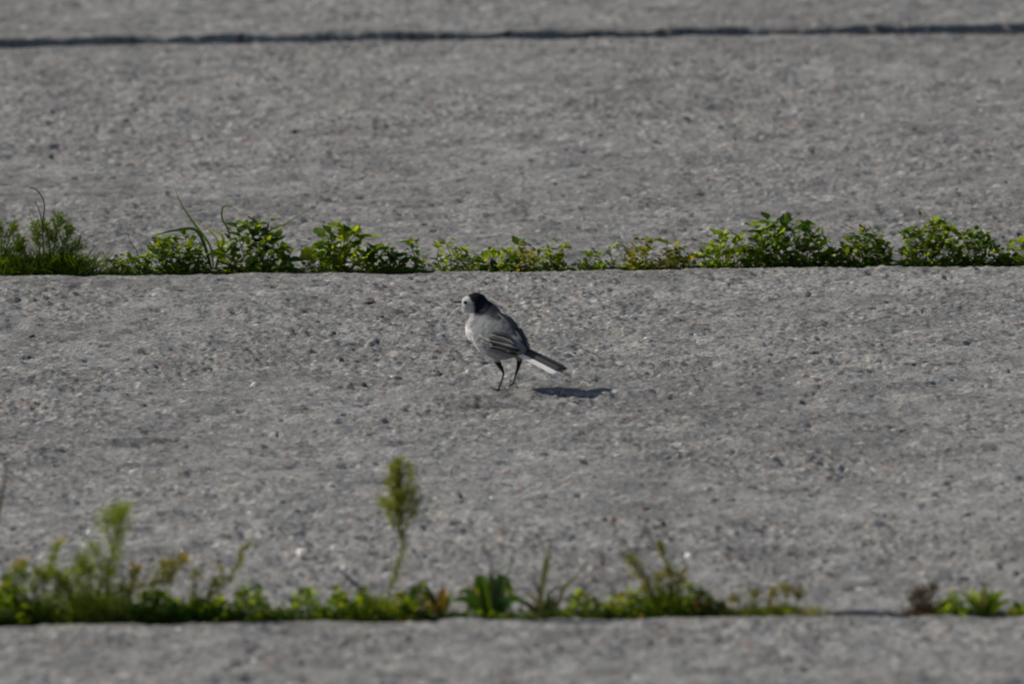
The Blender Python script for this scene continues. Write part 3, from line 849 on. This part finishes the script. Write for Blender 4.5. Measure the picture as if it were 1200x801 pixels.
# ------------------------------------------------------------------ loose chips on the slabs
def chip_mesh(seed, flat=0.6):
    rnd = random.Random(seed)
    v, f = [], []
    n, m = 7, 4
    for i in range(m + 1):
        th = math.pi * i / m
        for k in range(n):
            ph = 2 * math.pi * k / n
            r = 1 + (rnd.uniform(-.28, .22) if 0 < i < m else 0.0)
            v.append((r * math.sin(th) * math.cos(ph), 0.8 * r * math.sin(th) * math.sin(ph), flat * r * math.cos(th)))
    for i in range(m):
        for k in range(n):
            a, b = i * n + k, i * n + (k + 1) % n
            f.append((a, a + n, b + n, b))
    return mesh('chip', v, f)
CHIPS = [chip_mesh(s) for s in range(5)]
def chip(name, px, py, size, mat, label, k=0, cat='pebble', group=None):
    glint = name == 'quartz_chip'
    p = at(px, py, 0.004 + size * 0.35 if glint else 0.0)
    top = max(ground_z(p.x + dx, p.y + dy) for dx in (-.003, 0, .003) for dy in (-.006, 0, .006)) if name == 'quartz_chip' else ground_z(p.x, p.y)
    me = CHIPS[k % 5].copy()
    o = link(name, me, M[mat], None, smooth=False)
    s = size * 0.5
    o.scale = (s, s, s * (1.25 if glint else 0.7))
    o.rotation_euler = (0.2 * k, 0.1 * k, k * 1.3)
    o.location = (p.x, p.y, top + s * (0.6 if glint else 0.12))
    return tag(o, label, cat, group)
chip('quartz_chip', 548, 433, 0.0075, 'stone_pale', 'tiny bright white chip on the slab by the wagtail\'s breast', 1)
chip('quartz_chip', 354, 647, 0.0135, 'shell_pink', 'pinkish white chip alone on the slab before the plumed weed', 2)
chip('quartz_chip', 391, 643, 0.008, 'stone_pale', 'smaller pale chip beside the pinkish white chip', 3)
chip('quartz_chip', 387, 567, 0.0045, 'stone_pale', 'tiny pale glinting chip farther up the slab than the pinkish chip', 4)
chip('quartz_chip', 210, 734, 0.0055, 'stone_pale', 'tiny pale chip on the slab edge below the clover', 0)
chip('pebble', 632, 371, 0.0085, 'stone_dark', 'dark pebble on the slab just behind the wagtail\'s back', 1)
chip('pebble', 432, 357, 0.014, 'stone_dark', 'largest dark pebble between the wagtail and the toothed weed', 2)
chip('pebble', 36, 395, 0.011, 'stone_red', 'reddish dark pebble below the bent dry stalk', 3)
chip('pebble', 806, 655, 0.012, 'shell_pink', 'flat pinkish pebble behind the upright bushy tuft', 4)
rnd = random.Random(5)
for k in range(44):                    # scattered loose grit on the walked slab and the one behind
    while True:
        px, py = rnd.uniform(-40, 1240), rnd.choice((rnd.uniform(335, 690), rnd.uniform(75, 235)))
        if not (500 < px < 720 and 330 < py < 490):
            break
    behind = py < 300
    mt = rnd.choice(('stone_dark', 'stone_red', 'stone_pale'))
    col = {'stone_dark': 'dark', 'stone_red': 'reddish', 'stone_pale': 'pale'}[mt]
    place = 'beyond the joint behind the bird' if behind else 'on the slab where the bird walks'
    chip('grit', px, py, rnd.uniform(0.005, 0.0105), mt, f'tiny loose {col} grit stone {place}', k, 'grit stone', f'{col} grit {place}')

# ------------------------------------------------------------------ the wagtail
FOOT = at(584, 460.5)
GZ = ground_z(FOOT.x, FOOT.y)
bird = empty('wagtail', (FOOT.x, FOOT.y, GZ))
tag(bird, 'grey, black and white wagtail with long white-edged tail stepping across the slab', 'bird')
B0 = Vector(bird.location)
def bp(px, py, ymm):                   # photo point at a depth of ymm millimetres behind the standing foot
    return at_y(px, py, FOOT.y + ymm * 0.001) - B0
FW = Vector((-0.70, 0.69, 0.20)).normalized()      # where the breast points
UP = (Vector((0, 0, 1)) - FW * FW.z).normalized()
RT = FW.cross(UP)                                    # the bird's right side
CEN = bp(582.5, 395, 6)

bv, bf = [], []
def ellipsoid(c, ax, n=20, m=14):
    b = len(bv)
    for i in range(m + 1):
        th = math.pi * i / m
        for k in range(n):
            ph = 2 * math.pi * k / n
            bv.append(c + ax[0] * math.cos(th) + ax[1] * (math.sin(th) * math.cos(ph)) + ax[2] * (math.sin(th) * math.sin(ph)))
    for i in range(m):
        for k in range(n):
            bf.append((b + i * n + k, b + i * n + (k + 1) % n, b + (i + 1) * n + (k + 1) % n, b + (i + 1) * n + k))
def limb(pts, rs, sides=12):
    """Tapering closed tube with round ends."""
    b = len(bv)
    n = len(pts)
    for i, (p, r) in enumerate(zip(pts, rs)):
        d = (pts[min(i + 1, n - 1)] - pts[max(i - 1, 0)]).normalized()
        a = d.orthogonal().normalized()
        c = d.cross(a)
        for k in range(sides):
            t = 2 * math.pi * k / sides
            bv.append(p + (a * math.cos(t) + c * math.sin(t)) * r)
        if i:
            q = b + (i - 1) * sides
            for k in range(sides):
                bf.append((q + k, q + (k + 1) % sides, q + sides + (k + 1) % sides, q + sides + k))
    bf.append(tuple(b + k for k in range(sides))[::-1])
    bf.append(tuple(b + (n - 1) * sides + k for k in range(sides)))
mm = 0.001
ellipsoid(CEN, (FW * 38 * mm, UP * 26 * mm, RT * 24 * mm))
ellipsoid(bp(564.5, 386, 24), (FW * 20.5 * mm, UP * 20 * mm, RT * 19 * mm))
ellipsoid(bp(599, 403, -12), (FW * 26 * mm, UP * 15 * mm, RT * 16 * mm))
HF = Vector((-0.985, 0.10, -0.03)).normalized()     # where the head looks
HU = Vector((-0.03, 0, 1))
HR = HF.cross(HU).normalized()
HC = bp(557, 355.5, 32)
ellipsoid(HC, (HF * 15.5 * mm, HU * 13.2 * mm, HR * 11.5 * mm))
ellipsoid(bp(549, 356, 31), (HF * 9.5 * mm, HU * 9.6 * mm, HR * 8.6 * mm))
limb([bp(560, 358, 32), bp(563, 367, 31), bp(568, 378, 26)], [11 * mm, 14 * mm, 18.5 * mm], 18)
limb([bp(565, 357, 31), bp(573, 368, 27), bp(583, 384, 14), bp(592, 393, 2)], [9 * mm, 14 * mm, 20 * mm, 20 * mm], 18)
limb([CEN - FW * 18 * mm, bp(605, 407, -20), bp(616, 411, -30)], [16 * mm, 10 * mm, 4.5 * mm], 16)
# legs: feathered thigh, tarsus, toes
LA, RA = bp(590.5, 437.5, -4), bp(604.5, 438.5, 12)
LF = Vector((0, 0, 0.0014))
RF = bp(601.5, 448.5, 18)
limb([bp(581, 414, 0), bp(583, 424, 0), bp(588, 432, -3), LA], [7 * mm, 4 * mm, 2.3 * mm, 1.25 * mm])
limb([LA, (LA + LF) / 2 + FW * -0.3 * mm, LF], [1.3 * mm, 1.0 * mm, 1.1 * mm], 8)
limb([bp(606, 412, 8), bp(609, 422, 8), bp(607, 431, 10), RA], [6.5 * mm, 3.6 * mm, 2.1 * mm, 1.2 * mm])
limb([RA, (RA + RF) / 2, RF], [1.25 * mm, 1.0 * mm, 1.0 * mm], 8)
FH = Vector((FW.x, FW.y, 0)).normalized()
RH = Vector((FH.y, -FH.x, 0))
for a, L in ((0.0, 12), (0.5, 10), (-0.5, 10), (math.pi, 9.5)):
    d = FH * math.cos(a) + RH * math.sin(a)
    limb([LF, LF + d * L * 0.5 * mm + Vector((0, 0, 0.7 * mm)), LF + d * L * mm + Vector((0, 0, -0.6 * mm))], [1.0 * mm, 0.85 * mm, 0.5 * mm], 8)
    dd = (d + Vector((0, 0, -0.75 if a < 3 else -0.35))).normalized()
    limb([RF, RF + dd * L * 0.5 * mm, RF + (dd * 0.9 + Vector((0, 0, -0.12))) * L * 0.85 * mm], [0.95 * mm, 0.8 * mm, 0.5 * mm], 8)
src = mesh('body_source', bv, bf)
tmp = bpy.data.objects.new('body_source', src)
COL.objects.link(tmp)
rm = tmp.modifiers.new('remesh', 'REMESH')
rm.mode, rm.voxel_size, rm.adaptivity = 'VOXEL', 0.00055, 0.0
dg = bpy.context.evaluated_depsgraph_get()
body_me = bpy.data.meshes.new_from_object(tmp.evaluated_get(dg))
bpy.data.objects.remove(tmp)
body_me.name = 'body'
nv = len(body_me.vertices)
co = np.empty(nv * 3)
body_me.vertices.foreach_get('co', co)
co = co.reshape(-1, 3)
ed = np.empty(len(body_me.edges) * 2, dtype=np.int32)
body_me.edges.foreach_get('vertices', ed)
ed = ed.reshape(-1, 2)
deg = np.bincount(ed.ravel(), minlength=nv)[:, None]
zlim = bp(585, 422, 0).z
wgt = np.clip((co[:, 2] - zlim) / 0.008, 0.02, 1.0)[:, None]
for it in range(60):
    s = np.zeros_like(co)
    for k in range(3):
        s[:, k] = np.bincount(ed[:, 0], co[ed[:, 1], k], nv) + np.bincount(ed[:, 1], co[ed[:, 0], k], nv)
    co += (s / np.maximum(deg, 1) - co) * 0.5 * wgt
# soft ruffles of the plumage
w2 = np.clip((co[:, 2] - zlim) / 0.01, 0, 1)
rel = co - np.array(CEN)
al, vu, vr = rel @ np.array(FW), rel @ np.array(UP), rel @ np.array(RT)
ruf = (vnoise(al * 0.35 + vr * 0.3, np.arctan2(vu, vr) * 0.02, 0.0016, 91) - 0.5) * 0.0007 + (vnoise(al + 7, np.arctan2(vu, vr) * 0.02, 0.005, 92) - 0.5) * 0.0010
nrm = np.empty(nv * 3)
body_me.vertices.foreach_set('co', co.ravel())
body_me.update()
body_me.vertices.foreach_get('normal', nrm)
nrm = nrm.reshape(-1, 3)
co = co + nrm * (ruf * w2)[:, None]
body_me.vertices.foreach_set('co', co.ravel())
body_me.update()

# plumage pattern
GREY, WHITE, BLACK = np.array([0.185, 0.193, 0.20]), np.array([0.68, 0.68, 0.67]), np.array([0.006, 0.006, 0.008])
FLANK, LEG = np.array([0.33, 0.335, 0.34]), np.array([0.016, 0.015, 0.015])
hr = co - np.array(HC)
ha, hz = hr @ np.array(HF), hr @ np.array(HU)                # forward / up on the head
jit = (vnoise(co[:, 0] + co[:, 1], co[:, 2], 0.0018, 95) - 0.5)
def sm(x, a, b):
    t = np.clip((x - a) / (b - a), 0, 1)
    return (t * t * (3 - 2 * t))[:, None]
under = sm(-vu + jit * 0.004 + 0.25 * al, 0.006, 0.013)          # belly and breast side
col = GREY * (1 - under) + FLANK * under
belly = sm(-vu + jit * 0.004 + 0.45 * al, 0.016, 0.024)
col = col * (1 - belly) + WHITE * belly
front = sm(al + jit * 0.004, 0.019, 0.028) * sm(-vu, -0.012, 0.0)
col = col * (1 - front) + WHITE * front
headness = sm(hz + jit * 0.002, -0.0145, -0.0105) * sm(-np.linalg.norm(hr, axis=1), -0.026, -0.021)
edge = np.interp(hz, [-0.014, -0.010, -0.004, 0.002, 0.006, 0.010, 0.014], [0.001, 0.000, -0.000, 0.001, 0.0045, 0.0078, 0.0095])
face = sm(ha - edge + jit * 0.0030, -0.0016, 0.0022)
headcol = BLACK * (1 - face) + WHITE * 0.68 * face
col = col * (1 - headness) + headcol * headness
throat = sm(ha, 0.0, 0.003) * sm(-hz, 0.008, 0.011) * sm(hz, -0.026, -0.018)
thr = WHITE * 0.42 + GREY * 0.3
col = col * (1 - throat) + thr * throat
# black hind neck, with the right side's shade painted into the far shoulder
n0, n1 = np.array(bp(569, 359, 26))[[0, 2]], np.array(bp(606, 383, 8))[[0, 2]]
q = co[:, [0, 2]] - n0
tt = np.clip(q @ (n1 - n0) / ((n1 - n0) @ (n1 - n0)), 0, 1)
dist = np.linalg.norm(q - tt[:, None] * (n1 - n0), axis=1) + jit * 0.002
nape_shade = np.exp(-(dist / (0.0085 - 0.003 * tt)) ** 4)[:, None] * sm(co[:, 1], -0.012, -0.004)
col = col * (1 - 0.88 * nape_shade) + np.array([0.013, 0.016, 0.021]) * 0.88 * nape_shade
legm = sm(-co[:, 2], -zlim - 0.001, -zlim + 0.003)
col = col * (1 - legm) + LEG * legm
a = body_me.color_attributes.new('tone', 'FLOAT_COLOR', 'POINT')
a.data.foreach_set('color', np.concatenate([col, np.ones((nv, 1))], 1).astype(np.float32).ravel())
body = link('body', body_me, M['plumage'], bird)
tree = BVHTree.FromPolygons([Vector(p) for p in co], [tuple(p.vertices) for p in body_me.polygons])

def on_body(px, py, lift):             # point on the plumage seen at a photo pixel, raised by lift
    o = CAM_LOC - B0
    hit, n, i, d = tree.ray_cast(o, ray(px, py).normalized())
    if hit is None:
        hit, n, i, d = tree.find_nearest(bp(px, py, -8))
    return hit + n * lift, n
def mirror(p):
    r = p - CEN
    return p - RT * (2 * r.dot(RT))

def feather(pts, nrms, w, mat, name, parent, blunt=0.35, thick=0.0005):
    """Curved feather vane with a central rib, rounded tip and real thickness."""
    v, f = [], []
    n = len(pts)
    for i, p in enumerate(pts):
        t = i / (n - 1)
        d = (pts[min(i + 1, n - 1)] - pts[max(i - 1, 0)]).normalized()
        nn = nrms[i].normalized()
        s = d.cross(nn).normalized()
        h = w * 0.5 * min(1.0, 0.45 + t * 3) * (1 - max(0, (t - (1 - blunt)) / blunt) ** 2.4)
        h = max(h, 0.0002)
        v += [p - s * h, p + nn * thick, p + s * h, p - nn * thick]
        if i:
            q = 4 * (i - 1)
            for k in range(4):
                f.append((q + k, q + (k + 1) % 4, q + 4 + (k + 1) % 4, q + 4 + k))
    f += [(3, 2, 1, 0), tuple(4 * (n - 1) + k for k in range(4))]
    return link(name, mesh(name, v, f), M[mat], parent)

wing_rows = [  # photo points from the root of each feather to its tip, width in mm, lift in mm, colour
    ([(574, 406), (588, 410), (602, 413.5), (614, 415)], 4.6, 0.7, 'black_feather'),
    ([(575, 405), (590, 407.5), (604, 410.5), (611, 412)], 3.4, 1.3, 'pale_feather'),
    ([(572, 401), (587, 405), (602, 409), (610, 411)], 5.0, 1.8, 'black_feather'),
    ([(572, 398.5), (586, 401.5), (600, 406), (607, 408.5)], 3.0, 2.4, 'pale_feather'),
    ([(573, 395.5), (587, 398.5), (599, 403.5), (605, 406.5)], 4.6, 2.9, 'grey_feather'),
    ([(575, 392), (588, 395), (598, 400), (603, 403.5)], 2.6, 3.3, 'pale_feather'),
    ([(577, 390), (588, 392), (597, 396.5), (602, 400.5)], 4.4, 3.6, 'grey_feather'),
    ([(563, 393), (569, 397), (577, 400)], 5.5, 2.2, 'pale_feather'),
    ([(565, 399), (571, 402), (578, 404)], 4.0, 1.6, 'pale_feather'),
]
for side in (0, 1):
    wing = None
    for (P, w, lift, mat) in (wing_rows[:7] if side else wing_rows):
        pts, ns = [], []
        for q in P:
            p, n = on_body(q[0], q[1], lift * mm * 0.55)
            if side:
                p, n, _, _ = tree.find_nearest(mirror(p))
                p = p + n * lift * mm * 0.55
            pts.append(p)
            ns.append(n)
        pts, ns = curve_pts(pts, 5), curve_pts(ns, 5)
        if wing is None:
            wing = feather(pts, ns, w * mm, mat, 'wing', bird)
        else:
            feather(pts, ns, w * mm, mat, 'feather', wing)

# the far wing shows edge-on along the back, its dark coverts lying on the flank
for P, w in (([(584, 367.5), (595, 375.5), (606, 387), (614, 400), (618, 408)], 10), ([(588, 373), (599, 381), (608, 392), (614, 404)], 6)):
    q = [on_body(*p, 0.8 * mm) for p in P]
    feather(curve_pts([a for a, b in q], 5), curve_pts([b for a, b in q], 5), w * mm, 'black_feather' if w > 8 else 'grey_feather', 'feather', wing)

# tail: dark feathers stacked above the white outer pair
T0, T1 = bp(603, 406.5, -16), bp(662, 435.5, -68)
td = (T1 - T0).normalized()
tl = (-RT * 0.86 + UP * -0.5)
tl = (tl - td * tl.dot(td)).normalized()            # towards the bird's left edge of the tail
tn = td.cross(tl).normalized()
if tn.z < 0:
    tn = -tn
tail = None
TL = (T1 - T0).length
feathers = [(8.8, -0.3, 0.99, 5.8, 'white_feather'), (6.2, 0.1, 1.0, 5.8, 'white_feather'), (-8.0, -0.9, 0.97, 4.2, 'white_feather'),
            (1.6, 0.5, 1.0, 6.2, 'grey_feather'), (-2.0, 0.8, 1.01, 6.6, 'black_feather'), (-5.2, 0.4, 1.0, 6.0, 'grey_feather'), (-0.8, 1.3, 0.98, 5.6, 'grey_feather')]
for (o_, u_, ln, w, mat) in feathers:
    pts = []
    for i in range(9):
        t = i / 8
        p = T0 + td * TL * ln * t + tl * o_ * mm * (0.72 + 0.28 * t) + tn * (u_ * mm - 1.5 * mm * t * t + 1.0 * mm * t)
        pts.append(p)
    if tail is None:
        tail = feather(pts, [tn] * 9, w * mm, mat, 'tail', bird, 0.12)
    else:
        feather(pts, [tn] * 9, w * mm, mat, 'tail_feather', tail, 0.12)
# upper tail coverts
feather([bp(598, 398, -8), bp(610, 405, -22), bp(622, 411, -33)], [tn] * 3, 15 * mm, 'grey_feather', 'tail_covert', tail, 0.6, 0.0012)

# bill and eyes
b0 = bp(541, 353.6, 31)
b1 = bp(529.6, 353.9, 32.5)
v, f = tube([b0, b0.lerp(b1, 0.35), b0.lerp(b1, 0.75), b1], 0.0018, 0.0003, 8)
link('bill', mesh('bill', v, f), M['horn'], bird)
for s in (1, -1):
    c = HC + HF * 11.0 * mm + HU * 2.6 * mm
    hit, n, i, d = tree.ray_cast(c - HR * s * 40 * mm, HR * s)
    p = hit if hit is not None else c
    ev, ef = [], []
    for i in range(9):
        th = math.pi * i / 8
        for k in range(12):
            ph = 2 * math.pi * k / 12
            ev.append(p + Vector((math.sin(th) * math.cos(ph), math.sin(th) * math.sin(ph), math.cos(th))) * 2.3 * mm)
    for i in range(8):
        for k in range(12):
            ef.append((i * 12 + k, (i + 1) * 12 + k, (i + 1) * 12 + (k + 1) % 12, i * 12 + (k + 1) % 12))
    link('eye', mesh('eye', ev, ef), M['eye'], bird)

for me in list(bpy.data.meshes):
    if me.users == 0:
        bpy.data.meshes.remove(me)
